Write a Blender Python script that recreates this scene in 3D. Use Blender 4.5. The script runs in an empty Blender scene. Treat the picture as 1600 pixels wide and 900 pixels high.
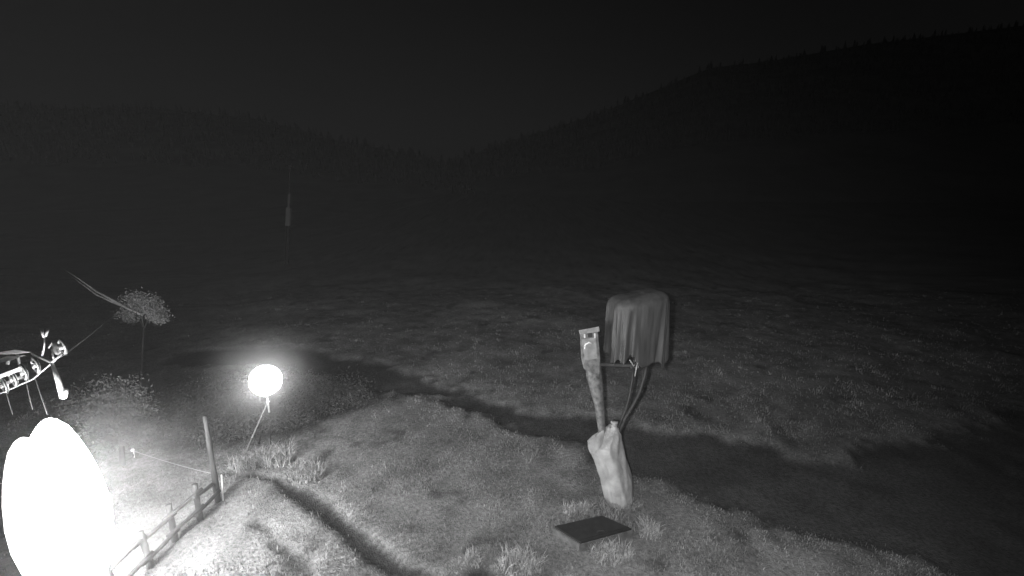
import bpy, bmesh, math, random
import numpy as np
from mathutils import Vector, Matrix, noise
random.seed(7); RNG = np.random.default_rng(7)
R = math.radians
scene = bpy.context.scene
COL = scene.collection

# ---------------------------------------------------------------- camera
CAM_H, PITCH, FPX = 6.0, 13.0, 750.0
cd = bpy.data.cameras.new('camera'); cam = bpy.data.objects.new('camera', cd); COL.objects.link(cam)
cam.location = (0, 0, CAM_H); cam.rotation_euler = (R(90 - PITCH), 0, 0)
cd.sensor_width = 36; cd.lens = FPX / 1600 * 36; cd.clip_start = 0.05; cd.clip_end = 3000
scene.camera = cam

# ---------------------------------------------------------------- night sky
w = bpy.data.worlds.new('World'); scene.world = w; w.use_nodes = True
nt = w.node_tree; nt.nodes.clear()
sky = nt.nodes.new('ShaderNodeTexSky'); sky.sky_type = 'NISHITA'; sky.sun_disc = False
sky.sun_elevation = R(4); sky.sun_rotation = R(200)
bw = nt.nodes.new('ShaderNodeRGBToBW'); bg = nt.nodes.new('ShaderNodeBackground'); wo = nt.nodes.new('ShaderNodeOutputWorld')
bg.inputs['Strength'].default_value = 0.0013
nt.links.new(sky.outputs[0], bw.inputs[0]); nt.links.new(bw.outputs[0], bg.inputs['Color']); nt.links.new(bg.outputs[0], wo.inputs[0])

# ---------------------------------------------------------------- unseen infrared lamp at the webcam, inferred from the frontal light
ld = bpy.data.lights.new('webcam_ir_lamp', 'SPOT'); ld.energy = 3300; ld.color = (1, 1, 1)
ld.spot_size = R(104); ld.spot_blend = 1.0; ld.shadow_soft_size = 0.05
lamp = bpy.data.objects.new('webcam_ir_lamp', ld); COL.objects.link(lamp)
lamp.location = (-0.25, -0.15, 6.1)
lamp.rotation_euler = (Vector((0.9, 9.3, 0.0)) - lamp.location).to_track_quat('-Z', 'Y').to_euler()

scene.view_settings.view_transform = 'Standard'; scene.view_settings.look = 'None'
scene.view_settings.exposure = 0; scene.view_settings.gamma = 1

# ---------------------------------------------------------------- helpers
cp, sp = math.cos(R(PITCH)), math.sin(R(PITCH))
def ray(px, py):
    u = (px - 800) / FPX; v = (450 - py) / FPX
    return Vector((u, cp + v * sp, -sp + v * cp))
def P(px, py, depth):                       # a point at a given distance along the view axis
    return Vector((0, 0, CAM_H)) + ray(px, py) * depth
def smooth(a, b, x):
    t = np.clip((x - a) / (b - a), 0, 1); return t * t * (3 - 2 * t)
def vnoise(x, y, seed=0):                   # value noise for arrays
    xi = np.floor(x).astype(np.int64); yi = np.floor(y).astype(np.int64); fx = x - xi; fy = y - yi
    fx = fx * fx * (3 - 2 * fx); fy = fy * fy * (3 - 2 * fy)
    def h(a, b):
        n = (a * 374761393 + b * 668265263 + seed * 1442695041) & 0xffffffff
        n = ((n ^ (n >> 13)) * 1274126177) & 0xffffffff
        return ((n ^ (n >> 16)) & 0xffff) / 65535.0
    return (h(xi, yi) * (1 - fx) + h(xi + 1, yi) * fx) * (1 - fy) + (h(xi, yi + 1) * (1 - fx) + h(xi + 1, yi + 1) * fx) * fy
def fbm(x, y, seed=0, o=4):
    s = 0; a = .5
    for i in range(o):
        s = s + a * (vnoise(x, y, seed + i) - .5); x = x * 2.03 + 11.3; y = y * 2.03 + 5.7; a *= .5
    return s
def flatpt(px, py, z=0.0):
    d = ray(px, py); t = (z - CAM_H) / d.z; return (d.x * t, d.y * t)
def dist_poly(X, Y, pts):                   # distance to a polyline and its half width there
    best = np.full(X.shape, 1e9); wid = np.zeros(X.shape)
    for (a, b) in zip(pts[:-1], pts[1:]):
        ax, ay, aw = a; bx, by, bw_ = b
        dx, dy = bx - ax, by - ay; L = dx * dx + dy * dy
        t = np.clip(((X - ax) * dx + (Y - ay) * dy) / L, 0, 1)
        d = np.hypot(X - ax - t * dx, Y - ay - t * dy)
        m = d < best; best = np.where(m, d, best); wid = np.where(m, aw + (bw_ - aw) * t, wid)
    return best, wid
def edgeline(up, lo):                       # centre line and half width from two edges seen in the photograph
    out = []
    for a, b in zip(up, lo):
        A = flatpt(*a); B = flatpt(*b)
        out.append(((A[0] + B[0]) / 2, (A[1] + B[1]) / 2, math.hypot(A[0] - B[0], A[1] - B[1]) / 2))
    return out
ROAD = edgeline([(300, 545), (430, 543), (560, 562), (700, 602), (850, 648), (1000, 670), (1150, 692), (1300, 728), (1450, 748), (1700, 745), (2100, 770)],
                [(300, 563), (430, 570), (560, 592), (690, 625), (800, 655), (920, 705), (1040, 760), (1180, 805), (1330, 850), (1480, 905), (1800, 1000)])
BRANCH = [(*flatpt(1380, 735), .35), (*flatpt(1480, 712), .9), (*flatpt(1600, 690), 1.2), (*flatpt(1900, 650), 1.6)]
DITCH = [(*flatpt(x, y), w_) for x, y, w_ in [(345, 738, .04), (400, 742, .05), (432, 748, .08), (462, 768, .16), (492, 782, .17), (520, 805, .17), (548, 832, .17), (580, 858, .16), (620, 884, .15), (665, 906, .16), (720, 960, .17)]]
RUT = [(*flatpt(x, y), w_) for x, y, w_ in [(398, 814, .05), (418, 826, .09), (432, 846, .05), (452, 862, .10), (476, 880, .12), (484, 895, .06)]]
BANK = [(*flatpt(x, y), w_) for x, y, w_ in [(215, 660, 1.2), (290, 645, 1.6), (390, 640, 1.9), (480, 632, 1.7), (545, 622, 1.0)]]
DIM_GROUND = [(*flatpt(x, y), w_) for x, y, w_ in [(-80, 760, .5), (-40, 820, .55), (0, 880, .5), (30, 940, .35)]]  # dark patch painted to dim the overlit ground left of the lamps
def masks(X, Y):
    n1 = fbm(X * .9, Y * .9, 3, 5); n2 = fbm(X * 3.5, Y * 3.5, 8, 4)
    d, w_ = dist_poly(X, Y, ROAD); road = 1 - smooth(-.25, .3, d - w_ + n1 * 1.1 + n2 * .7)
    d, w_ = dist_poly(X, Y, BRANCH); road = np.maximum(road, .9 * (1 - smooth(-.3, .4, d - w_ + n1 * 2.2 + n2 * .8)))
    d, w_ = dist_poly(X, Y, DITCH); ditch = 1 - smooth(-.05, .05, d - w_ + n2 * .16)
    d, w_ = dist_poly(X, Y, RUT); ditch = np.maximum(ditch, .75 * (1 - smooth(-.07, .06, d - w_ + n2 * .2)))
    cx, cy = flatpt(752, 893); ditch = np.maximum(ditch, 1 - smooth(.10, .26, np.hypot((X - cx) * .8, Y - cy) + n2 * .2))
    d, w_ = dist_poly(X, Y, DIM_GROUND); ditch = np.maximum(ditch, .8 * (1 - smooth(-.1, .2, d - w_ + n2 * .3)))  # the painted dim patch shares the ditch mask
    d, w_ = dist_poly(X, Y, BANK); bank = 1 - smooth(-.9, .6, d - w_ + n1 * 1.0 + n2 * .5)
    return road, ditch, bank
def H(X, Y):
    X = np.asarray(X, float); Y = np.asarray(Y, float)
    road, ditch, bank = masks(X, Y)
    near = np.clip(np.hypot(X, Y) / 12, .3, 3)
    z = fbm(X * .35, Y * .35, 21, 3) * .14 * near + fbm(X * 2.2, Y * 2.2, 31, 3) * .05
    z = z - .10 * road - .10 * ditch - .12 * bank
    z = z * (1 - smooth(90, 160, np.hypot(X, Y)) * .6)
    # hollow valley floor and the hillsides left and right of it
    r = np.hypot(X, Y)
    z = z + smooth(30, 140, Y) * 2.0
    return z
def G(px, py):                              # the point of the ground under a pixel
    d = ray(px, py); z = 0.0
    for _ in range(12):
        t = (z - CAM_H) / d.z; z = float(H(np.array([d.x * t]), np.array([d.y * t]))[0])
    t = (z - CAM_H) / d.z
    return Vector((d.x * t, d.y * t, z))
def above(base, px, py):                    # the point at the base's distance that is seen at the pixel
    d = ray(px, py); t = base.y / d.y
    return Vector((0, 0, CAM_H)) + d * t

def link(o, parent=None):
    COL.objects.link(o)
    if parent: o.parent = parent
    return o
def tag(o, label, cat, group=None):
    o['label'] = label; o['category'] = cat
    if group: o['group'] = group
    return o
def empty(name, loc, label, cat, group=None):
    o = bpy.data.objects.new(name, None); o.empty_display_size = .1; o.location = loc; link(o)
    return tag(o, label, cat, group)
def build(name, bm, mat, parent=None, smooth_=False):
    me = bpy.data.meshes.new(name); bm.normal_update(); bm.to_mesh(me); bm.free()
    if parent is not None:
        me.transform(Matrix.Translation(-parent_origin(parent)))
    if smooth_: me.polygons.foreach_set('use_smooth', [True] * len(me.polygons))
    me.materials.append(mat)
    o = bpy.data.objects.new(name, me); return link(o, parent)
def parent_origin(p):
    v = Vector(p.location); q = p.parent
    while q: v += Vector(q.location); q = q.parent
    return v
def tube(bm, pts, rad, seg=10, cap=True):
    pts = [Vector(p) for p in pts]
    if not hasattr(rad, '__len__'): rad = [rad] * len(pts)
    rings = []; prev = None
    for i, p in enumerate(pts):
        t = (pts[min(i + 1, len(pts) - 1)] - pts[max(i - 1, 0)]).normalized()
        if prev is None:
            a = Vector((0, 0, 1)) if abs(t.z) < .9 else Vector((1, 0, 0)); u = t.cross(a).normalized()
        else:
            u = (prev - t * prev.dot(t)).normalized()
        prev = u; v = t.cross(u)
        rings.append([bm.verts.new(p + (u * math.cos(k * 2 * math.pi / seg) + v * math.sin(k * 2 * math.pi / seg)) * rad[i]) for k in range(seg)])
    for a, b in zip(rings[:-1], rings[1:]):
        for k in range(seg): bm.faces.new((a[k], a[(k + 1) % seg], b[(k + 1) % seg], b[k]))
    if cap: bm.faces.new(rings[0][::-1]); bm.faces.new(rings[-1])
    return bm
def bar(bm, a, b, w_, h_, up=Vector((0, 0, 1))):      # a bevelled rectangular bar
    a = Vector(a); b = Vector(b); t = (b - a).normalized(); s = t.cross(up)
    if s.length < .05: s = t.cross(Vector((1, 0, 0)))
    s.normalize(); u = s.cross(t); c = min(w_, h_) * .12
    prof = [(w_/2 - c, h_/2), (w_/2, h_/2 - c), (w_/2, -h_/2 + c), (w_/2 - c, -h_/2), (-w_/2 + c, -h_/2), (-w_/2, -h_/2 + c), (-w_/2, h_/2 - c), (-w_/2 + c, h_/2)]
    r1 = [bm.verts.new(a + s * x + u * y) for x, y in prof]; r2 = [bm.verts.new(b + s * x + u * y) for x, y in prof]
    for k in range(8): bm.faces.new((r1[k], r1[(k+1) % 8], r2[(k+1) % 8], r2[k]))
    bm.faces.new(r1[::-1]); bm.faces.new(r2); return bm
def torus(bm, c, ax, R1, r, seg=24, s2=8):
    ax = Vector(ax).normalized(); u = ax.orthogonal().normalized(); v = ax.cross(u); rings = []
    for i in range(seg):
        a = i * 2 * math.pi / seg; d = u * math.cos(a) + v * math.sin(a)
        rings.append([bm.verts.new(Vector(c) + d * (R1 + r * math.cos(b)) + ax * r * math.sin(b)) for b in [k * 2 * math.pi / s2 for k in range(s2)]])
    for i in range(seg):
        for k in range(s2): bm.faces.new((rings[i][k], rings[(i+1) % seg][k], rings[(i+1) % seg][(k+1) % s2], rings[i][(k+1) % s2]))
    return bm

# ---------------------------------------------------------------- materials (all grey: the camera sees in infrared)
def mat(name, v, rough=.8, var=.25, scale=8, bump=.0, bscale=30, metal=0, detail=6, stretch=None):
    m = bpy.data.materials.new(name); m.use_nodes = True; n = m.node_tree.nodes; l = m.node_tree.links
    b = n['Principled BSDF']; b.inputs['Roughness'].default_value = rough; b.inputs['Metallic'].default_value = metal
    tc = n.new('ShaderNodeTexCoord'); src = tc.outputs['Object']
    if stretch:
        mp = n.new('ShaderNodeMapping'); mp.inputs['Scale'].default_value = stretch; l.new(src, mp.inputs['Vector']); src = mp.outputs[0]
    t = n.new('ShaderNodeTexNoise'); t.inputs['Scale'].default_value = scale; t.inputs['Detail'].default_value = detail
    l.new(src, t.inputs['Vector'])
    r = n.new('ShaderNodeValToRGB'); lo = v * (1 - var); hi = v * (1 + var)
    r.color_ramp.elements[0].position = .32; r.color_ramp.elements[1].position = .68
    r.color_ramp.elements[0].color = (lo, lo, lo, 1); r.color_ramp.elements[1].color = (hi, hi, hi, 1)
    l.new(t.outputs[0], r.inputs[0]); l.new(r.outputs[0], b.inputs['Base Color'])
    if bump:
        t2 = n.new('ShaderNodeTexNoise'); t2.inputs['Scale'].default_value = bscale; t2.inputs['Detail'].default_value = 5
        l.new(src, t2.inputs['Vector']); bp = n.new('ShaderNodeBump'); bp.inputs['Strength'].default_value = bump; bp.inputs['Distance'].default_value = .02
        l.new(t2.outputs[0], bp.inputs['Height']); l.new(bp.outputs[0], b.inputs['Normal'])
    return m
def emit(name, s):
    m = bpy.data.materials.new(name); m.use_nodes = True; n = m.node_tree.nodes; n.clear()
    e = n.new('ShaderNodeEmission'); e.inputs['Strength'].default_value = s; o = n.new('ShaderNodeOutputMaterial')
    m.node_tree.links.new(e.outputs[0], o.inputs[0]); return m
M_wood = mat('weathered_wood', .035, .85, .4, 6, .5, 40, stretch=(1, 1, .25))
M_steel = mat('galvanised_steel', .55, .45, .2, 12, .1, 60, metal=.2)
M_steel_dim = mat('dull_grey_steel', .22, .6, .25, 12, .1, 60)
M_white = mat('white_paint', .8, .4, .08, 20)
M_rubber = mat('black_rubber', .02, .6, .3, 20)
M_cord = mat('dark_cord', .05, .8, .2, 50)
M_rope = mat('wire_rope', .3, .6, .2, 50)
M_tarp = mat('grey_tarpaulin', .066, .6, .34, 12, .35, 14, stretch=(1, 1, .12))  # vertical streaks in the colour stand in for the shade of folds
M_cab = mat('grey_cabinet_paint', .13, .6, .55, 11, .2, 40)
M_bag = mat('white_plastic_sheet', .33, .5, .22, 4, 1.0, 9)
M_lid = mat('dark_lid', .016, .7, .3, 8, .2, 40)
M_conc = mat('concrete', .11, .9, .35, 10, .4, 60)
M_bark = mat('bark', .05, .9, .4, 8, .4, 30)
M_branch = mat('bare_pale_bark', .3, .8, .3, 8, .3, 30)
M_leaf = mat('leaf', .2, .6, .35, 3)
M_scrub = mat('dark_scrub_leaf', .06, .8, .4, 3)
M_hill = mat('dark_hillside', .24, .95, .35, .05)
M_conifer = mat('dark_conifer', .12, .95, .4, .2)
def grass_mat(name, mul):
    m = bpy.data.materials.new(name); m.use_nodes = True; n = m.node_tree.nodes; l = m.node_tree.links
    b = n['Principled BSDF']; b.inputs['Roughness'].default_value = .9; b.inputs['Specular IOR Level'].default_value = .1
    a = n.new('ShaderNodeVertexColor'); a.layer_name = 'tone'
    g = n.new('ShaderNodeMix'); g.data_type = 'RGBA'; g.blend_type = 'MULTIPLY'; g.inputs[0].default_value = 1
    l.new(a.outputs[0], g.inputs[6])
    tc = n.new('ShaderNodeTexCoord'); t = n.new('ShaderNodeTexNoise'); t.inputs['Scale'].default_value = 14; t.inputs['Detail'].default_value = 8
    t.inputs['Roughness'].default_value = .7
    l.new(tc.outputs['Object'], t.inputs['Vector']); r = n.new('ShaderNodeValToRGB')
    r.color_ramp.elements[0].position = .3; r.color_ramp.elements[0].color = (mul*.45,)*3 + (1,)
    r.color_ramp.elements[1].position = .7; r.color_ramp.elements[1].color = (mul*1.4,)*3 + (1,)
    l.new(t.outputs[0], r.inputs[0]); l.new(r.outputs[0], g.inputs[7]); l.new(g.outputs[2], b.inputs['Base Color'])
    t2 = n.new('ShaderNodeTexNoise'); t2.inputs['Scale'].default_value = 35; t2.inputs['Detail'].default_value = 6
    l.new(tc.outputs['Object'], t2.inputs['Vector']); bp = n.new('ShaderNodeBump'); bp.inputs['Strength'].default_value = .8; bp.inputs['Distance'].default_value = .03
    l.new(t2.outputs[0], bp.inputs['Height']); l.new(bp.outputs[0], b.inputs['Normal'])
    return m
M_ground = grass_mat('meadow_ground', 1.0)
M_blade = grass_mat('grass_blades', 1.0)

# ---------------------------------------------------------------- the ground
def tone(X, Y):                             # ground colour: meadow, worn track, soil, dark heath, plus painted light and dimming
    road, ditch, bank = masks(X, Y)
    t = .20 + .14 * fbm(X * .5, Y * .5, 51, 4) + .20 * fbm(X * 2.6, Y * 2.6, 61, 4)
    sp_ = smooth(.16, .30, fbm(X * 1.7, Y * 1.7, 77, 3)); t = t * (1 - .5 * sp_)
    t = t * (1 + .35 * smooth(11, 17, Y))  # far meadow painted lighter, standing in for a pale veil of light
    t = t * (1 - road) + road * (.068 + .05 * fbm(X * 2, Y * 2, 91, 5))
    t = t * (1 - ditch) + ditch * .045
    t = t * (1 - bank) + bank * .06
    return np.clip(t, .015, .6)
def axis(lo, hi, flo, fhi, step):
    mid = np.arange(flo, fhi, step); a = []; s = step; x = fhi
    while x < hi: a.append(x); s *= 1.12; x += s
    b = []; s = step; x = flo - step
    while x > lo: b.append(x); s *= 1.12; x -= s
    return np.concatenate([np.array(b[::-1]), mid, np.array(a), [hi]])
gx = axis(-420, 420, -13, 17, .09); gy = axis(-60, 520, 3.5, 26, .09)
X, Y = np.meshgrid(gx, gy); Z = H(X, Y)
nx, ny = len(gx), len(gy)
me = bpy.data.meshes.new('ground')
co = np.stack([X, Y, Z], -1).reshape(-1, 3)
i0 = (np.arange(ny - 1)[:, None] * nx + np.arange(nx - 1)[None]).ravel()
fa = np.stack([i0, i0 + 1, i0 + 1 + nx, i0 + nx], -1)
def fill(me, co, loops, n_per, tones=None):
    me.vertices.add(len(co)); me.vertices.foreach_set('co', co.ravel().astype(np.float32))
    me.loops.add(loops.size); me.loops.foreach_set('vertex_index', loops.ravel().astype(np.int32))
    k = loops.size // n_per; me.polygons.add(k)
    me.polygons.foreach_set('loop_start', (np.arange(k) * n_per).astype(np.int32))
    me.update(calc_edges=True)
    if tones is not None:
        at_ = me.color_attributes.new('tone', 'FLOAT_COLOR', 'POINT')
        c4 = np.ones((len(co), 4), np.float32); c4[:, :3] = tones[:, None]; at_.data.foreach_set('color', c4.ravel())
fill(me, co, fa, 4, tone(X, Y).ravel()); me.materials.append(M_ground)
me.polygons.foreach_set('use_smooth', [True] * len(me.polygons))
g = link(bpy.data.objects.new('ground', me)); g['kind'] = 'structure'

# hills either side of the valley notch
def hill(name, crest, depth, toe, seed):
    """crest: (px, py) of the skyline at distance depth; toe: distance where the slope meets the valley floor"""
    pts = []; xs = np.linspace(crest[0][0], crest[-1][0], 140)
    ys = np.interp(xs, [c[0] for c in crest], [c[1] for c in crest])
    bm = bmesh.new(); rows = []
    for j in range(26):
        s = j / 25; row = []
        for i, (x, y) in enumerate(zip(xs, ys)):
            top = P(x, y, depth); D = toe + (depth - toe) * s
            base = Vector((top.x * (toe / depth) * (1 - s) + top.x * s, top.y * (D / depth), 0))
            zz = (top.z + 1) * (s ** 1.25) - 1 + (fbm(np.array(base.x * .04), np.array(base.y * .04), seed, 4)) * 9 * s * (1 - s) * 2
            row.append(bm.verts.new((base.x, base.y, float(zz))))
        rows.append(row)
    rows.append([bm.verts.new((v.co.x * 1.15, v.co.y * 1.15 + 5, -2)) for v in rows[-1]])
    for a, b in zip(rows[:-1], rows[1:]):
        for i in range(len(a) - 1): bm.faces.new((a[i], a[i+1], b[i+1], b[i]))
    crestpts = [v.co.copy() for v in rows[-2]]; slope = [[v.co.copy() for v in r] for r in rows[8:-1]]
    o = build(name, bm, M_hill, None, True); o['kind'] = 'structure'
    return crestpts, slope
crA, slA = hill('left_hillside', [(-900, 120), (-200, 140), (60, 170), (230, 168), (400, 185), (540, 222), (640, 240), (705, 258), (760, 300)], 260, 60, 5)
crB, slB = hill('right_hillside', [(640, 300), (695, 256), (740, 240), (840, 208), (930, 180), (1040, 135), (1110, 106), (1200, 96), (1350, 70), (1600, 40), (2400, 20)], 300, 75, 9)
# wood on the left hillside: far off, one mass
bm = bmesh.new()
def conifer(bm, b, h_, r_):
    tiers = 4; ns = 7
    for k in range(tiers):
        z0 = h_ * (.12 + .2 * k); z1 = min(h_, z0 + h_ * .36); rr = r_ * (1 - k / (tiers + .6))
        a0 = random.random() * 6
        tip = bm.verts.new(b + Vector((0, 0, z1)))
        ring = [bm.verts.new(b + Vector((math.cos(a0 + i * 2 * math.pi / ns) * rr * random.uniform(.7, 1.2), math.sin(a0 + i * 2 * math.pi / ns) * rr * random.uniform(.7, 1.2), z0 + random.uniform(-.3, .3)))) for i in range(ns)]
        for i in range(ns): bm.faces.new((ring[i], ring[(i+1) % ns], tip))
for sl, n_ in ((slA, 2600), (slB, 4200)):
    for _ in range(n_):
        r_ = random.choice(sl); p = random.choice(r_)
        if abs(math.atan2(p.x, p.y)) > R(56): continue
        hh = random.uniform(2.5, 5.5)
        conifer(bm, p + Vector((random.uniform(-2, 2), random.uniform(-2, 2), -.9)), hh, hh * .2)
wd = build('distant_wood', bm, M_conifer); wd['kind'] = 'stuff'
tag(wd, 'dark conifer wood covering the hillsides beyond the meadow', 'wood')

# ---------------------------------------------------------------- grass
def scatter(n, ymin, ymax, xspan=1.25):
    u = RNG.random(n); y = 1 / (1 / ymin + u * (1 / ymax - 1 / ymin)); x = (RNG.random(n) * 2 - 1) * (y * 1.06 * xspan + .8)
    return x, y
def blades(name, x, y, hmin, hmax, nb, wid, toneval, label, cat='grass', spread=.05, lean=.5):
    n = len(x); x = np.repeat(x, nb) + RNG.normal(0, spread, n * nb); y = np.repeat(y, nb) + RNG.normal(0, spread, n * nb)
    tv = np.repeat(toneval, nb) * RNG.uniform(.75, 1.3, n * nb); N = n * nb
    z = H(x, y) - .01; h_ = RNG.uniform(hmin, hmax, N); az = RNG.random(N) * 2 * math.pi; wa = RNG.random(N) * 2 * math.pi
    ln = h_ * RNG.uniform(.1, lean, N); w_ = wid * RNG.uniform(.7, 1.3, N)
    dx, dy = np.cos(wa) * w_, np.sin(wa) * w_; lx, ly = np.cos(az) * ln, np.sin(az) * ln
    v = np.zeros((N, 5, 3))
    v[:, 0] = np.stack([x - dx, y - dy, z], -1); v[:, 1] = np.stack([x + dx, y + dy, z], -1)
    v[:, 2] = np.stack([x + dx * .7 + lx * .35, y + dy * .7 + ly * .35, z + h_ * .6], -1)
    v[:, 3] = np.stack([x - dx * .7 + lx * .35, y - dy * .7 + ly * .35, z + h_ * .6], -1)
    v[:, 4] = np.stack([x + lx, y + ly, z + h_ * .95], -1)
    b = np.arange(N)[:, None] * 5
    f = np.concatenate([b + [0, 1, 2], b + [0, 2, 3], b + [3, 2, 4]], 1).reshape(-1)
    me = bpy.data.meshes.new(name); fill(me, v.reshape(-1, 3), f, 3, np.repeat(tv, 5)); me.materials.append(M_blade)
    o = link(bpy.data.objects.new(name, me)); o['kind'] = 'stuff'; tag(o, label, cat); return o
HATCH = [G(868, 822), G(940, 806), G(985, 826), G(908, 847)]
hc = sum(HATCH, Vector()) / 4
x, y = scatter(60000, 4.2, 26)
road, ditch, bank = masks(x, y)
keep = (RNG.random(len(x)) > np.maximum(np.maximum(road, ditch), bank * .8)) & (fbm(x * 1.3, y * 1.3, 15, 3) > RNG.normal(-.05, .1, len(x))) & (np.hypot(x - hc.x, y - hc.y) > .74)
x, y = x[keep], y[keep]
blades('meadow_grass', x, y, .02, .07, 4, .006, tone(x, y) * 1.15, 'short pale grass covering the meadow on both sides of the dark track', spread=.06)
x, y = scatter(2600, 4.5, 24)
road, ditch, bank = masks(x, y); keep = (np.maximum(np.maximum(road, ditch), bank) < .2) & (fbm(x * .9, y * .9, 115, 3) > .05) & (np.hypot(x - hc.x, y - hc.y) > .95)
x, y = x[keep], y[keep]
blades('tall_grass', x, y, .05, .14, 14, .006, tone(x, y) * 1.1, 'taller pale grass tufts scattered through the short meadow grass', spread=.07, lean=.8)
# pale tufts the photograph singles out
def tuft(px, py, r_, h_, label, n=90, tv=.34):
    c = G(px, py); a = RNG.random(n) * 6.28; q = np.sqrt(RNG.random(n)) * r_
    o = blades('grass_tuft', c.x + np.cos(a) * q, c.y + np.sin(a) * q * .7, h_ * .4, h_, 5, .008, np.full(n, tv), label, 'grass tuft', .02, .9)
    del o['kind']; return o
tuft(893, 800, .16, .20, 'pale grass tuft behind the left rear edge of the dark hatch', 50)
tuft(915, 799, .12, .22, 'pale grass tuft behind the dark hatch, nearer the white wrapped base', 40)
tuft(952, 797, .22, .16, 'low pale grass tuft at the foot of the white wrapped base, left side', 50, .26)
tuft(985, 790, .2, .15, 'low pale grass tuft at the foot of the white wrapped base, right side', 45, .26)
tuft(1014, 835, .20, .32, 'upright pale grass tuft at the right corner of the dark hatch', 80)
tuft(955, 868, .34, .20, 'wide pale grass tuft in front of the dark hatch', 140)
tuft(815, 885, .36, .26, 'large bushy pale grass tuft left of the hatch at the bottom of the view', 160)
tuft(738, 876, .14, .2, 'small pale grass tuft above the dark hole in the meadow', 40)
tuft(430, 722, .38, .42, 'tall pale grass tuft beside the start of the ditch, right of the lamp stand', 150)
tuft(385, 727, .35, .28, 'low pale grass tuft at the feet of the globe lamp stand', 100)
tuft(480, 745, .38, .34, 'tall pale grass tuft along the far side of the ditch', 130)

n = 260; e = RNG.integers(0, 4, n); tt = RNG.random(n); cs = np.array([[hc.x + (p.x - hc.x) * 1.16, hc.y + (p.y - hc.y) * 1.16] for p in HATCH])
ex = cs[e] * (1 - tt[:, None]) + cs[(e + 1) % 4] * tt[:, None]
blades('hatch_edge_grass', ex[:, 0], ex[:, 1], .06, .2, 3, .007, np.full(n, .22), 'grass blades growing up against the low concrete shaft of the hatch', spread=.03, lean=.9)

# dark scrub filling the bank behind the lamp
def leaves(bm, c, rad, n, size, flat=1.0, rnd=random):
    for _ in range(n):
        while True:
            p = Vector((rnd.uniform(-1, 1), rnd.uniform(-1, 1), rnd.uniform(-1, 1)))
            if p.length < 1: break
        p = p * rnd.choice((.5, .8, 1.0, 1.2, 1.45)) * (1 + .6 * noise.noise(p * 2.3 + Vector(c)))
        p = Vector((p.x * rad[0], p.y * rad[1], p.z * rad[2])) + Vector(c)
        u = Vector((rnd.uniform(-1, 1), rnd.uniform(-1, 1), rnd.uniform(-1, 1))).normalized(); v = u.orthogonal().normalized()
        s = size * rnd.uniform(.6, 1.4)
        bm.faces.new([bm.verts.new(q) for q in (p - u * s, p + v * s * .45, p + u * s, p - v * s * .45)])
bm = bmesh.new()
for _ in range(900):
    px, py = random.uniform(205, 575), random.uniform(575, 695)
    c = G(px, py); 
    _, _, bk = masks(np.array([c.x]), np.array([c.y]))
    if bk[0] < .5: continue
    hh = random.uniform(.15, .45); leaves(bm, c + Vector((0, 0, hh * .6)), (.34, .34, hh * .8), 70, .026)
sc = build('dark_scrub', bm, M_scrub); sc['kind'] = 'stuff'; tag(sc, 'low dark scrub covering the bank behind the globe lamp', 'scrub')

def leafy(name, label, cat, base, clumps, size, mt, n, trunk_r):
    root = empty(name, base, label, cat)
    b1 = bmesh.new(); mean = sum((Vector(c[0]) for c in clumps), Vector()) / len(clumps)
    fork = base.lerp(mean, .82)
    tube(b1, [base - Vector((0, 0, .1)), base.lerp(fork, .5) + Vector((.05, 0, 0)), fork], [trunk_r, trunk_r * .8, trunk_r * .65], 9)
    for c, r_ in clumps[::2]: tube(b1, [fork - Vector((0, 0, .05)), fork.lerp(Vector(c), .5) + Vector((0, .05, .08)), Vector(c)], [trunk_r * .5, trunk_r * .3, trunk_r * .1], 6)
    build('trunk', b1, M_bark, root, True)
    b2 = bmesh.new()
    for c, r_ in clumps: leaves(b2, c, r_, n, size)
    build('crown', b2, mt, root)
    return root
# young tree behind the sheave train, its pale crown picked out by the lamps
D = 13.0; b0 = P(215, 655, D); b0.z = float(H(np.array([b0.x]), np.array([b0.y]))[0])
cl = [(P(212, 468, D), (.25, .25, .20)), (P(228, 474, D), (.32, .3, .24)), (P(242, 487, D), (.26, .25, .22)), (P(250, 497, D), (.14, .2, .14)), (P(205, 490, D+.3), (.3, .3, .2))]
tree = leafy('tree', 'pale crowned young tree rising behind the end of the lift rope', 'tree', b0, cl, .024, M_leaf, 1300, .035)
for dz, r_, e in ((0, .030, 84), (-.10, .022, 96)):
    bm = bmesh.new(); tube(bm, [P(222, 492, D) , P(200, 482, D), P(180, 471 , D) + Vector((0, 0, dz * .6)), P(150, 455, D) + Vector((0, 0, dz)), P(120, 438, D) + Vector((0, .1, dz)), P(e, 419 + (e - 84) * .55, D) + Vector((0, .2, dz))], [r_ * 1.0, r_, r_ * 1.1, r_ * .9, r_ * .6, r_ * .2], 8)
    build('bough', bm, M_branch, tree, True)
D = 10.2; b0 = P(185, 700, D); b0.z = float(H(np.array([b0.x]), np.array([b0.y]))[0])
cl = [(P(180, 615, D), (.4, .35, .3)), (P(205, 640, D), (.33, .3, .35)), (P(190, 668, D), (.5, .4, .4)), (P(160, 640, D), (.5, .4, .4)), (P(215, 672, D), (.3, .3, .3)), (P(130, 640, D+.6), (.4, .4, .4))]
leafy('shrub', 'bushy pale shrub standing behind the two big glowing lamps', 'shrub', b0, cl, .03, M_scrub, 2200, .06)

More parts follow.
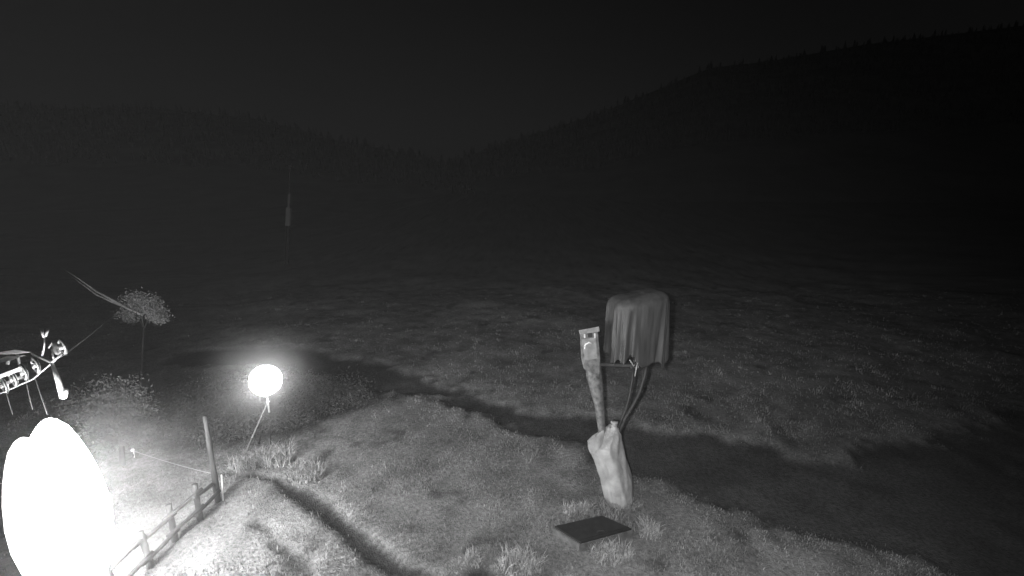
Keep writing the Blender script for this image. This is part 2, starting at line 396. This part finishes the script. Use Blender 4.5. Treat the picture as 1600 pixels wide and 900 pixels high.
# ---------------------------------------------------------------- rail fence
fbase = [G(341, 783), G(313, 813), G(274, 845), G(236, 886), G(186, 938)]
ftop = [(320, 650), (304, 757), (263, 789), (219, 831), (163, 878)]
fup = [(333, 752), (309, 769), (267, 803), (220, 842), (168, 893)]
flo = [(343, 763), (312, 794), (273, 828), (233, 868), (183, 918)]
fence = empty('rail_fence', fbase[0], 'low wooden fence of round posts and two log rails beside the glowing lamps', 'fence')
def wpost(base, top, r0, r1, parent, name='post', mt=None):
    bm = bmesh.new(); k = 7; pts = [base - Vector((0, 0, .15))] + [base.lerp(top, i / k) for i in range(1, k + 1)]
    rr = [r0 + (r1 - r0) * i / k for i in range(k + 1)]; tube(bm, pts, [q * random.uniform(.92, 1.08) for q in rr], 10)
    for v in bm.verts: v.co += Vector((random.uniform(-1, 1), random.uniform(-1, 1), 0)) * r0 * .07
    return build(name, bm, mt or M_wood, parent, True)
U, L = [], []
for i, b in enumerate(fbase):
    t = above(b, *ftop[i])
    if i == 0:
        pole = empty('tall_pole', b, 'tall thin wooden pole at the far end of the rail fence', 'pole')
        wpost(b, t, .055, .04, pole, 'shaft')
    else: wpost(b, t, .052, .045, fence)
    U.append(above(b, *fup[i]) + Vector((.02, -.06, 0))); L.append(above(b, *flo[i]) + Vector((.02, -.06, 0)))
for S in (U, L):
    for i in range(4):
        a, b = S[i].copy(), S[i + 1].copy(); d = (b - a).normalized(); off = Vector((0, 0, .02 * (1 if i % 2 else -1)))
        bm = bmesh.new(); a2 = a - d * (.02 if i == 0 else .11) + off; b2 = b + d * .11 + off
        m_ = a2.lerp(b2, .5) - Vector((0, 0, .012)); tube(bm, [a2, a2.lerp(m_, .5), m_, m_.lerp(b2, .5), b2], [.037, .036, .034, .033, .031], 9)
        build('rail', bm, M_wood, fence, True)
# short white stake and the cord tied to the pole
b = G(348, 782); st = bmesh.new(); tube(st, [b - Vector((0,0,.1)), above(b, 346, 742)], .012, 8); o = build('stake', st, M_white); tag(o, 'thin pale stake beside the foot of the tall pole', 'stake')
A = above(fbase[0], 336, 740) + Vector((-.05, 0, 0)); B = G(210, 712) + Vector((0, 0, .12)); bm = bmesh.new()
tube(bm, [A.lerp(B, i / 12) - Vector((0, 0, .03 * 4 * (i / 12) * (1 - i / 12))) for i in range(13)], .005, 8)
tag(build('boundary_cord', bm, M_rope, None, True), 'thin bright cord running left from the tall pole to a small reflector', 'cord')
root = empty('reflector_peg', G(210, 716), 'tiny bright reflector peg at the left end of the thin cord', 'reflector')
bm = bmesh.new(); q = G(210, 716); tube(bm, [q - Vector((0,0,.05)), B + Vector((0, 0, .0))], .01, 8); build('peg', bm, M_steel, root)
bm = bmesh.new(); bmesh.ops.create_icosphere(bm, subdivisions=2, radius=.035, matrix=Matrix.Translation(B + Vector((0, -.02, .03)))); build('reflector_head', bm, M_white, root, True)

# ---------------------------------------------------------------- globe lamp on a light stand
fb = [G(380, 713), G(424, 704), G(404, 694)]
gc = above(fb[0], 409, 599) + Vector((0, .15, 0))
gl = empty('globe_lamp', G(402, 706), 'round blazing globe lamp on a thin three legged stand above the scrub', 'lamp')
hub = gc - Vector((0, 0, .50))
for f in fb:
    bm = bmesh.new(); tube(bm, [hub, f - Vector((0, 0, .02))], .014 if f is fb[0] else .010, 8)
    o = build('leg', bm, M_steel_dim if f is fb[0] else M_cord, gl, True)  # the other legs are coloured dark so they look less lit
    bm = bmesh.new(); tube(bm, [f - Vector((0, 0, .02)), f + (hub - f).normalized() * .06], .022, 8); ft = build('foot', bm, M_rubber, gl)
bm = bmesh.new(); tube(bm, [hub - Vector((0, 0, .25)), hub + Vector((0, 0, .14))], .02, 10); torus(bm, hub, (0, 0, 1), .022, .018, 12, 6); build('column', bm, M_steel, gl, True)
M_globe = emit('lit_globe', 22); 
bm = bmesh.new(); bmesh.ops.create_uvsphere(bm, u_segments=32, v_segments=20, radius=.325)
for v in bm.verts:
    v.co *= 1 + .02 * math.sin(3 * math.atan2(v.co.y, v.co.x)) + (.03 if v.co.z < -.3 else 0); v.co += gc
build('globe', bm, M_globe, gl, True)
bm = bmesh.new(); tube(bm, [gc - Vector((0, 0, .37)), gc - Vector((0, 0, .30))], [.07, .1], 16); build('globe_collar', bm, M_steel_dim, gl, True)

# ---------------------------------------------------------------- lamp glare given shape: two tall glowing bodies
M_ball = emit('lamp_glare_bright', 100); M_ball_dim = emit('lamp_glare_dim', 3.2)  # left body kept dim and in the way, darkening the ground beyond
def glare_body(px, pytop, pybot, rx, mt_, label, seed):
    base = G(px, pybot); depth = base.y * cp + (CAM_H - base.z) * sp
    top = above(base, px, pytop); root = empty('lamp_glare', base, label, 'lamp', 'lamp glare')
    Rr = rx / FPX * depth; z0 = base.z + .25; hgt = top.z - z0
    bm = bmesh.new(); seg = 32; rings = []; prof = [(0, .0), (.02, .22), (.08, .42), (.18, .66), (.3, .88), (.42, 1.0), (.55, 1.0), (.68, .9), (.79, .75), (.88, .58), (.945, .42), (.985, .22), (.998, .08)]
    for t, r_ in prof[1:]:
        ring = []
        for k in range(seg):
            a = k * 2 * math.pi / seg; q = Rr * r_ * (1 + .035 * math.cos(8 * a))
            ring.append(bm.verts.new((base.x + math.cos(a) * q, base.y + math.sin(a) * q, z0 + hgt * t)))
        rings.append(ring)
    for a, b in zip(rings[:-1], rings[1:]):
        for k in range(seg): bm.faces.new((a[k], a[(k+1) % seg], b[(k+1) % seg], b[k]))
    bm.faces.new(rings[0][::-1]); bm.faces.new(rings[-1])
    build('glare_shape', bm, mt_, root, True)
    bm = bmesh.new(); tube(bm, [base - Vector((0, 0, .05)), base + Vector((0, 0, .30))], .06, 12); build('column', bm, M_steel, root)
    for k in range(3):
        a = k * 2.094 + seed; f = base + Vector((math.cos(a) * .55, math.sin(a) * .55, 0)); bm = bmesh.new()
        tube(bm, [base + Vector((0, 0, .24)), f], .02, 8); build('leg', bm, M_steel, root)
glare_body(107, 684, 975, 37, M_ball_dim, 'shorter and left one of two overexposed lamps, its glare shaped as a glowing body', .3)
glare_body(148, 655, 965, 44, M_ball, 'taller and right one of two overexposed lamps, its glare shaped as a glowing body', 1.1)

# ---------------------------------------------------------------- covered snow gun on its pole
gb = G(967, 782)
gun = empty('snow_gun', gb, 'fan snow gun on a leaning pole, its drum hidden under a draped grey cover', 'snow gun')
D0 = gb.y * cp + (CAM_H - gb.z) * sp
pp = lambda x, y, d=0: P(x, y, D0 + d)
bm = bmesh.new(); pts = [gb - Vector((0, 0, .2)), pp(955, 740), pp(946, 700), pp(940, 668), pp(936, 630), pp(929, 590), pp(925, 560)]
tube(bm, pts, [.09, .085, .08, .075, .095, .15, .15], 14); build('pole', bm, M_cab, gun, True)
# control cabinet
def prism(bm, outline, d, th, cx, bev=.015):
    f = [bm.verts.new(P(x, y, d)) for x, y in outline]; k = [bm.verts.new(P(x, y, d + th)) for x, y in outline]
    n = len(f); bm.faces.new(f); bm.faces.new(k[::-1])
    for i in range(n): bm.faces.new((f[i], k[i], k[(i+1) % n], f[(i+1) % n]))
    bmesh.ops.recalc_face_normals(bm, faces=bm.faces)
    bmesh.ops.bevel(bm, geom=list(bm.edges), offset=bev, segments=2, affect='EDGES', profile=.6)
bm = bmesh.new(); prism(bm, [(906, 519), (934, 514), (938, 560), (937, 590), (912, 576), (908, 560)], D0 - .16, .28, 0)
cab = build('control_cabinet', bm, M_cab, gun)
bm = bmesh.new(); prism(bm, [(904, 516), (936, 510), (937, 518), (906, 523)], D0 - .19, .34, 0, .008); build('cabinet_roof', bm, M_steel_dim, cab)
bm = bmesh.new(); prism(bm, [(918, 520.5), (925, 519.8), (925.4, 527), (918.5, 527.6)], D0 - .185, .02, 0, .002); build('cabinet_window', bm, M_lid, cab)
bm = bmesh.new(); prism(bm, [(909, 530), (931, 527), (934, 560), (914, 563)], D0 - .18, .03, 0, .006); build('cabinet_door', bm, M_steel_dim, cab)
for x in (912, 928):
    bm = bmesh.new(); prism(bm, [(x, 521), (x + 2.4, 520.6), (x + 2.9, 528), (x + .5, 528.4)], D0 - .185, .02, 0, .002); build('vent_slot', bm, M_steel, cab)
bm = bmesh.new(); tube(bm, [pp(914, 545, -.2), pp(915, 538, -.23), pp(920, 535, -.24), pp(925, 537, -.22)], .016, 8); build('cabinet_handle', bm, M_white, cab, True)
# fork and cradle that carry the drum
bm = bmesh.new(); bar(bm, pp(932, 569, -.05), pp(990, 571, -.05), .07, .055); bar(bm, pp(985, 573, 0), pp(1012, 560, .1), .08, .07); build('cradle', bm, M_bark, gun)
bm = bmesh.new(); bar(bm, pp(957, 572, .02), pp(959, 520, .02), .07, .05, Vector((0, 1, 0))); build('fork_arm', bm, M_steel_dim, gun); bm = bmesh.new(); bar(bm, pp(995, 575, .1), pp(995, 520, .1), .07, .05, Vector((0, 1, 0))); build('fork_arm', bm, M_steel_dim, gun)
bm = bmesh.new(); c1, c2 = pp(958, 515, 0), pp(1030, 505, .25); tube(bm, [c1, c1.lerp(c2, .5), c2], [.26, .29, .27], 28); build('drum', bm, M_cab, gun, True)
# draped cover: a loop of cloth lying over the drum and hanging in folds
bm = bmesh.new(); NU, NV = 168, 44; ax = (c2 - c1); ln = ax.length; axh = Vector((ax.x, ax.y, 0)).normalized(); sd = Vector((-axh.y, axh.x, 0))
mid = c1.lerp(c2, .5) + Vector((0, 0, 0)); ha, hs = ln * .5 + .055, .40
rows = []
def fold(u, v):
    return (.5 * math.sin(u * 11 + 1.3) + .9 * abs(math.sin(u * 7.3 + .4)) ** 2 + .35 * math.sin(u * 23 + 2 * v))
for j in range(NV + 1):
    v = j / NV; row = []
    for i in range(NU):
        a = i * 2 * math.pi / NU; ca, sa = math.cos(a), math.sin(a)
        e = .62; qx = math.copysign(abs(ca) ** e, ca); qy = math.copysign(abs(sa) ** e, sa)
        if v < .3:                                        # the top, spreading from the ridge
            s = v / .3; drop = (1 - math.cos(s * math.pi / 2)); rr = math.sin(s * math.pi / 2) ** .8
            x_ = ha * qx * rr; y_ = hs * qy * rr; z_ = .70 - .22 * drop
        else:
            s = (v - .3) / .7; rr = 1; amp = .016 + .08 * s
            fl = fold(a, s) * amp + (.018 + .02 * s) * (1 - abs(math.sin(a * 6.5 + 1.1 * math.sin(a * 2) + .5 * s))) ** 2 * 1.6 - .02 * s * max(0, noise.noise(Vector((a * 5, s * 1.2, 3)))) * 2
            pinch = .10 * math.exp(-((a - 4.95) / .22) ** 2) * s
            k = 1 - .03 * s + fl - pinch
            x_ = ha * qx * k; y_ = hs * qy * k
            bot = -.68 + .08 * math.sin(a * 3 + .7) + .05 * math.sin(a * 9) + .03 * math.sin(a * 21) + (.14 if ca < -.2 else 0)
            z_ = .48 + (bot - .48) * s
        along = x_ / ha
        z_ += (.075 * along + .035 * along * along - .02 * math.exp(-((along + .25) / .3) ** 2)) * (1 - .6 * v)
        z_ += .012 * noise.noise(Vector((x_ * 6, y_ * 6, z_ * 4)))
        dn = noise.noise(Vector((x_ * 4, y_ * 4, z_ * 1.6))) * .03 * min(1, v * 3); x_ += dn; y_ += dn
        row.append(bm.verts.new(mid + axh * x_ + sd * y_ + Vector((-.04 * along * 0, 0, z_))))
    rows.append(row)
for a_, b_ in zip(rows[:-1], rows[1:]):
    for i in range(NU): bm.faces.new((a_[i], b_[i], b_[(i+1) % NU], a_[(i+1) % NU]))
bmesh.ops.remove_doubles(bm, verts=bm.verts, dist=.0005)
cv = build('cover', bm, M_tarp, gun, True); sm = cv.modifiers.new('solid', 'SOLIDIFY'); sm.thickness = .006
bm = bmesh.new()
for x0, x1 in ((985, 981), ):
    tube(bm, [pp(984, 562, -.40), pp(990, 572, -.42), pp(996, 566, -.41), pp(992, 588, -.40)], .012, 6)
build('tie_cord', bm, M_rope, gun, True)
def hose(pts, r_):
    bm = bmesh.new(); tube(bm, [pp(*p) for p in pts], r_, 12); return build('hose', bm, M_rubber, gun, True)
hose([(1012, 560, .0), (1008, 585, -.02), (1000, 612, -.04), (990, 632, -.06), (978, 652, -.08), (969, 672, -.06), (966, 690, 0)], .036)
hose([(990, 568, .05), (988, 595, .03), (984, 618, 0), (978, 640, -.02), (971, 656, -.03), (964, 674, -.02), (962, 690, 0)], .026)

# ---------------------------------------------------------------- white sheet wrapped round the foot of the gun
wrap = empty('plastic_wrap', gb, 'white plastic sheet wrapped and tied round the foot of the snow gun', 'plastic sheet')
prof = [(792, 955, 983), (786, 949, 988), (775, 945, 989), (760, 940, 988), (748, 938, 987), (738, 934, 985), (725, 930, 982), (712, 925, 978), (700, 919, 975), (692, 918, 973), (684, 926, 971), (676, 938, 970), (670, 946, 968), (666, 949, 966)]
bm = bmesh.new(); rows = []; NS = 64
for j, (y_, xl, xr) in enumerate(prof):
    for sub in range(3 if j < len(prof) - 1 else 1):
        t = sub / 3
        if j < len(prof) - 1: y2, l2, r2 = prof[j+1]; yy, a, b = y_ + (y2 - y_) * t, xl + (l2 - xl) * t, xr + (r2 - xr) * t
        else: yy, a, b = y_, xl, xr
        c = pp((a + b) / 2, yy); rad = (b - a) / 2 / FPX * D0; row = []
        for k in range(NS):
            an = k * 2 * math.pi / NS; cr = .10 * noise.noise(Vector((math.cos(an) * 2.4, math.sin(an) * 2.4, yy * .035))) + .05 * abs(noise.noise(Vector((math.cos(an) * 6, math.sin(an) * 6, yy * .03 + an * .4)))) 
            row.append(bm.verts.new(c + Vector((math.cos(an) * rad * (1 + cr * .8), math.sin(an) * rad * .85 * (1 + cr * 2.2 + .10 * max(0, math.sin(an * 2 + (yy - 660) * .035)) ** 3 + .04 * noise.noise(Vector((math.cos(an) * 9, math.sin(an) * 9, yy * .12)))), .012 * noise.noise(Vector((an * 3, yy * .1, 0)))))))
        rows.append(row)
for a_, b_ in zip(rows[:-1], rows[1:]):
    for k in range(NS): bm.faces.new((a_[k], a_[(k+1) % NS], b_[(k+1) % NS], b_[k]))
build('sheet', bm, M_bag, wrap, True)
bm = bmesh.new(); c = pp(960, 664, -.08)          # gathered end sticking up beside the hoses
rws = []
for (dz, r_) in ((-.10, .10), (-.04, .05), (0, .042), (.05, .065), (.075, .07)):
    rws.append([bm.verts.new(c + Vector((math.cos(k * .3927) * r_ * (1 + .15 * math.sin(5 * k)), math.sin(k * .3927) * r_, dz + .01 * math.sin(k * 2.2)))) for k in range(16)])
for a_, b_ in zip(rws[:-1], rws[1:]):
    for k in range(16): bm.faces.new((a_[k], a_[(k+1) % 16], b_[(k+1) % 16], b_[k]))
bm.faces.new(rws[-1]); build('gathered_end', bm, M_bag, wrap, True)
bm = bmesh.new(); torus(bm, c + Vector((0, 0, -.01)), (0, .1, 1), .05, .008, 16, 6); build('tie', bm, M_rope, wrap, True)
bm = bmesh.new()                                   # loose flap hanging from the left shoulder
fl = [[(946, 668), (936, 676), (926, 684), (918, 693)], [(944, 684), (934, 690), (926, 698), (919, 700)], [(940, 700), (932, 704), (927, 712), (922, 710)]]
vs = [[bm.verts.new(pp(x, y, -.27 + .05 * math.sin(i * 2 + j * 1.7))) for i, (x, y) in enumerate(r_)] for j, r_ in enumerate(fl)]
for j in range(2):
    for i in range(3): bm.faces.new((vs[j][i], vs[j][i+1], vs[j+1][i+1], vs[j+1][i]))
fo = build('flap', bm, M_bag, wrap, True); s_ = fo.modifiers.new('solid', 'SOLIDIFY'); s_.thickness = .006; s_ = fo.modifiers.new('sub', 'SUBSURF'); s_.levels = 2; s_.render_levels = 2

# ---------------------------------------------------------------- hatch
hz = max(p.z for p in HATCH)
HATCH = [Vector((*flatpt(x, y, .16), .16)) for x, y in [(868, 822), (940, 806), (985, 826), (908, 847)]]
hc = sum(HATCH, Vector()) / 4
hatch = empty('shaft_hatch', (hc.x, hc.y, 0), 'square dark lid on a low concrete shaft sunk in the grass below the snow gun', 'hatch')
out = [hc + (p - hc) * 1.10 for p in HATCH]; o2 = [hc + (p - hc) * 1.0 for p in HATCH]
for i in range(4):
    a, b, c, d = out[i], out[(i+1) % 4], o2[(i+1) % 4], o2[i]; bm = bmesh.new()
    e = (b - a).normalized() * .004; zt, zb = .125, -.25
    low = [bm.verts.new((q.x, q.y, zb)) for q in (a + e, b - e, c - e, d + e)]; top = [bm.verts.new((q.x, q.y, zt)) for q in (a + e, b - e, c - e, d + e)]
    bm.faces.new(low[::-1]); bm.faces.new(top)
    for k in range(4): bm.faces.new((low[k], low[(k+1) % 4], top[(k+1) % 4], top[k]))
    bmesh.ops.recalc_face_normals(bm, faces=bm.faces); bmesh.ops.bevel(bm, geom=list(bm.edges), offset=.008, segments=2, affect='EDGES'); build('shaft_wall', bm, M_conc, hatch)
bm = bmesh.new(); n_ = 4
li = [hc + (p - hc) * 1.03 for p in HATCH]
def slab(bm, q, z0, z1, bv=.006):
    low = [bm.verts.new((p.x, p.y, z0)) for p in q]; top = [bm.verts.new((p.x, p.y, z1)) for p in q]
    bm.faces.new(low[::-1]); bm.faces.new(top)
    for k in range(4): bm.faces.new((low[k], low[(k+1) % 4], top[(k+1) % 4], top[k]))
    bmesh.ops.recalc_face_normals(bm, faces=bm.faces); bmesh.ops.bevel(bm, geom=list(bm.edges), offset=bv, segments=2, affect='EDGES')
slab(bm, li, .128, .165); lid = build('lid', bm, M_lid, hatch)
for s0 in (.88,):
    bm = bmesh.new(); A, B, C, D_ = li; q = [A.lerp(D_, s0), B.lerp(C, s0), B.lerp(C, s0 + .03), A.lerp(D_, s0 + .03)]
    slab(bm, q, .166, .176, .003); build('lid_rib', bm, M_lid, lid)
bm = bmesh.new(); A, B, C, D_ = li; q = A.lerp(B, .5).lerp(D_.lerp(C, .5), .8); tube(bm, [q + Vector((-.06, 0, .165)) - Vector((0,0,q.z)), q + Vector((-.05, 0, .19)) - Vector((0,0,q.z)), q + Vector((.05, .0, .19)) - Vector((0,0,q.z)), q + Vector((.06, 0, .165)) - Vector((0,0,q.z))], .008, 6); build('lid_handle', bm, M_rubber, lid)

# ---------------------------------------------------------------- lift pylon with its sheave train, at the left edge
D = 6.4; q = lambda x, y, d=0: P(x, y, D + d)
lb = q(-75, 900); lb = Vector((lb.x, lb.y, float(H(np.array([lb.x]), np.array([lb.y]))[0])))
lift = empty('lift_pylon', lb, 'steel ski lift pylon head with a slanting train of rope wheels at the left edge', 'lift pylon')
bm = bmesh.new(); mt_ = Vector((lb.x, lb.y, q(0, 540).z)); tube(bm, [lb - Vector((0, 0, .2)), mt_], .13, 18); build('mast', bm, M_steel, lift, True)
bm = bmesh.new(); bar(bm, mt_ - Vector((0,0,.12)), q(-8, 573, .12), .12, .12); build('crossarm', bm, M_steel, lift)
M_spoke = mat('worn_dark_steel', .1, .5, .3, 20)
WA = Vector((.47, .88, .05)).normalized()          # wheel axis: wheels seen obliquely
def wheel(c, r_, parent, nsp=5, face=M_spoke, rim=M_white):
    wr = bmesh.new(); torus(wr, c, WA, r_ - .018, .018, 28, 8); o = build('wheel', wr, rim, parent, True)
    b = bmesh.new(); tube(b, [c - WA * .035, c + WA * .035], .034, 12); build('hub', b, M_steel, o, True)
    u = WA.orthogonal().normalized(); v = WA.cross(u); b = bmesh.new()
    for k in range(nsp):
        a = k * 2 * math.pi / nsp + .4; d = u * math.cos(a) + v * math.sin(a); tt = u * -math.sin(a) + v * math.cos(a)
        tube(b, [c + d * .02, c + d * (r_ * .5) + tt * .02, c + d * (r_ - .02)], .011, 6)
    build('spokes', b, face, o, True)
    b = bmesh.new(); torus(b, c, WA, r_ + .002, .010, 28, 6); build('liner', b, M_rubber, o, True); return o
for (x, y, r_) in ((56, 571, .112), (37, 582, .112), (21, 592, .108), (6, 602, .108), (-10, 610, .108)):
    wheel(q(x, y), r_, lift)
bm = bmesh.new(); bar(bm, q(-20, 596, -.05), q(34, 575, -.05), .035, .05); build('beam', bm, M_white, lift)
bm = bmesh.new(); bar(bm, q(-20, 612, .06), q(40, 586, .06), .03, .04); build('beam', bm, M_steel_dim, lift)
# catwalk plates above the wheels
bm = bmesh.new(); prism(bm, [(-10, 551), (24, 546), (50, 550), (26, 553), (-10, 554)], D - .05, .25, 0, .006); build('catwalk_plate', bm, M_steel, lift)
bm = bmesh.new(); prism(bm, [(10, 557), (40, 555), (14, 564), (-6, 569), (-6, 562)], D + .02, .12, 0, .006); build('catwalk_plate', bm, M_steel_dim, lift)
bm = bmesh.new(); bar(bm, q(12, 558, .05), q(12, 570, .05), .03, .03, Vector((0,1,0))); bar(bm, q(26, 547, .1), q(30, 570, .1), .025, .025, Vector((0,1,0))); build('bracket', bm, M_steel, lift)
bm = bmesh.new(); bar(bm, q(50, 552, .05), q(82, 567, .05), .03, .03); build('outrigger', bm, M_steel_dim, lift)
# the pair of deflection wheels on the outrigger and the V bracket
wheel(q(98, 542), .108, lift)
bm = bmesh.new(); c = q(88, 543, .06); tube(bm, [c - WA * .02, c + WA * .02], .10, 28); build('wheel_plate', bm, M_steel_dim, lift, True)
bm = bmesh.new(); tube(bm, [q(76, 544, .05), q(83, 533, .05), q(95, 540, .05)], .010, 6); tube(bm, [q(80, 545, .05), q(84, 562, .05)], .010, 6); tube(bm, [q(82, 566, 0), q(88, 560, 0), q(97, 553, 0)], .018, 8); build('wheel_bracket', bm, M_steel, lift, True)
bm = bmesh.new(); tube(bm, [q(64, 512), q(68.5, 527)], [.02, .014], 8); tube(bm, [q(75, 514), q(71, 526)], [.02, .014], 8); tube(bm, [q(69, 526), q(69.5, 540), q(66, 556, .05)], .010, 8); build('cable_guide', bm, M_steel, lift, True)
# hooked hanger bar
hg = empty('tow_hanger', q(81, 568), 'bright steel hanger bar with a hooked lower end hanging from the lift rope', 'tow hanger')
bm = bmesh.new(); tube(bm, [q(81, 567), q(90, 592), q(99, 621)], [.018, .03, .036], 10); build('shaft', bm, M_white, hg, True)
bm = bmesh.new(); tube(bm, [q(99, 622), q(101, 614), q(104.5, 608)], [.034, .036, .02], 10); build('hook', bm, M_white, hg, True)
# ropes
def rope(pts, r_, label, mt=M_rope):
    bm = bmesh.new(); tube(bm, pts, r_, 8); o = build('lift_rope', bm, mt, None, True); tag(o, label, 'lift rope'); return o
rope([q(-30, 628), q(0, 615), q(52, 592), q(81, 567), q(102, 553), P(140, 524, 9.5), P(190, 482, 18), P(235, 440, 60)], .010, 'lift rope running under the wheels and away up to the dark trees')
for i, (x0, y0, x1, y1, lab) in enumerate([(9, 611, 20, 648, 'leftmost of three thin cords hanging below the pylon wheels'), (41, 598, 51, 640, 'middle one of three thin cords hanging below the pylon wheels'), (54, 588, 74, 648, 'rightmost and longest of three thin cords hanging below the pylon wheels')]):
    bm = bmesh.new(); tube(bm, [q(x0, y0), q((x0+x1)/2 - .5, (y0+y1)/2), q(x1, y1)], .005, 6); tag(build('hanging_cord', bm, M_cord), lab, 'cord', 'cords below the pylon wheels')

# ---------------------------------------------------------------- far lift tower
D = 34; tb = P(449, 420, D); tb.z = float(H(np.array([tb.x]), np.array([tb.y]))[0])
tw = empty('lift_tower', tb, 'faint pale lift tower standing far off among the dark trees', 'lift tower')
bm = bmesh.new(); tube(bm, [tb, P(450, 350, D)], .13, 12); build('mast', bm, M_lid, tw)  # lower mast coloured near black, as if lost in the dark
bm = bmesh.new(); bar(bm, P(450, 353, D), P(451, 325, D), .30, .30, Vector((0,1,0))); build('mast_lit_part', bm, M_rope, tw)  # pale colour stands in for the lit stretch of mast
bm = bmesh.new(); bar(bm, P(451, 325, D), P(452.5, 303, D), .16, .16, Vector((0,1,0))); build('mast_top', bm, M_steel_dim, tw)
bm = bmesh.new(); bar(bm, P(452, 303, D), P(453, 262, D), .1, .1, Vector((0,1,0))); bar(bm, P(449, 262, D), P(458, 256, D), .12, .12); build('crossarm', bm, M_bark, tw)

# ---------------------------------------------------------------- steam and mist for the lamps' halos, and the night haze
def volume(name, density, bmv, kind, label=None, noisy=None):
    m = bpy.data.materials.new(name); m.use_nodes = True; n = m.node_tree.nodes; l = m.node_tree.links; n.clear()
    v = n.new('ShaderNodeVolumePrincipled'); v.inputs['Color'].default_value = (.9, .9, .9, 1); v.inputs['Density'].default_value = density
    v.inputs['Anisotropy'].default_value = .2
    o = n.new('ShaderNodeOutputMaterial'); l.new(v.outputs[0], o.inputs['Volume'])
    ob = build(name, bmv, m); ob['kind'] = kind
    return ob
def steam(name, parts, dens, label, fall, nscale, power=3):
    """a puff of lit steam: a lumpy closed hull whose density thins towards its edge"""
    c = sum((Vector(p[0]) for p in parts), Vector()) / len(parts)
    bm = bmesh.new(); bmesh.ops.create_icosphere(bm, subdivisions=4, radius=1)
    for v in bm.verts:
        d = v.co.normalized(); k = fall * (1 + .12 * noise.noise(d * 2.2))
        v.co = c + Vector((d.x * k[0] if hasattr(k, '__len__') else d.x * k, d.y * k, d.z * k * .9))
    m = bpy.data.materials.new(name); m.use_nodes = True; n = m.node_tree.nodes; l = m.node_tree.links; n.clear()
    v = n.new('ShaderNodeVolumePrincipled'); v.inputs['Color'].default_value = (.95, .95, .95, 1)
    g_ = n.new('ShaderNodeNewGeometry'); sb = n.new('ShaderNodeVectorMath'); sb.operation = 'DISTANCE'; sb.inputs[1].default_value = c
    l.new(g_.outputs['Position'], sb.inputs[0])
    mr = n.new('ShaderNodeMapRange'); mr.inputs[1].default_value = fall * .95; mr.inputs[2].default_value = fall * .15; mr.inputs[3].default_value = 0; mr.inputs[4].default_value = 1; mr.interpolation_type = 'SMOOTHSTEP'
    l.new(sb.outputs['Value'], mr.inputs[0])
    pw = n.new('ShaderNodeMath'); pw.operation = 'POWER'; pw.inputs[1].default_value = power; l.new(mr.outputs[0], pw.inputs[0]); mr = pw
    t = n.new('ShaderNodeTexNoise'); t.inputs['Scale'].default_value = nscale; t.inputs['Detail'].default_value = 3; l.new(g_.outputs['Position'], t.inputs['Vector'])
    m2 = n.new('ShaderNodeMapRange'); m2.inputs[1].default_value = .35; m2.inputs[2].default_value = .7; m2.inputs[3].default_value = .35; m2.inputs[4].default_value = 1.6; l.new(t.outputs[0], m2.inputs[0])
    mu = n.new('ShaderNodeMath'); mu.operation = 'MULTIPLY'; l.new(mr.outputs[0], mu.inputs[0]); l.new(m2.outputs[0], mu.inputs[1])
    m3 = n.new('ShaderNodeMath'); m3.operation = 'MULTIPLY'; m3.inputs[1].default_value = dens; l.new(mu.outputs[0], m3.inputs[0]); l.new(m3.outputs[0], v.inputs['Density'])
    o = n.new('ShaderNodeOutputMaterial'); l.new(v.outputs[0], o.inputs['Volume'])
    ob = build(name, bm, m); ob['kind'] = 'stuff'; tag(ob, label, 'steam'); return ob
bc = G(140, 950)
steam('steam', [(bc + Vector((.15, .5, 1.35)),)], .036, 'drifting steam around the two bright lamps, thickened to spread their glow', 3.0, 1.1)  # steam made densest at the lamps to give them a halo
steam('lamp_halo', [(gc,)], .16, 'small mist halo added round the globe lamp to spread its glow', 1.9, .8, 2.5)  # mist added only to give the globe its halo
bm = bmesh.new(); bmesh.ops.create_cube(bm, size=1, matrix=Matrix.LocRotScale(Vector((0, 230, 72)), None, Vector((1100, 740, 156))))
for v in bm.verts: pass
hz_ = volume('haze', .0004, bm, 'stuff'); tag(hz_, 'thin night mist filling the whole valley', 'haze')
scene.cycles.volume_bounces = 0
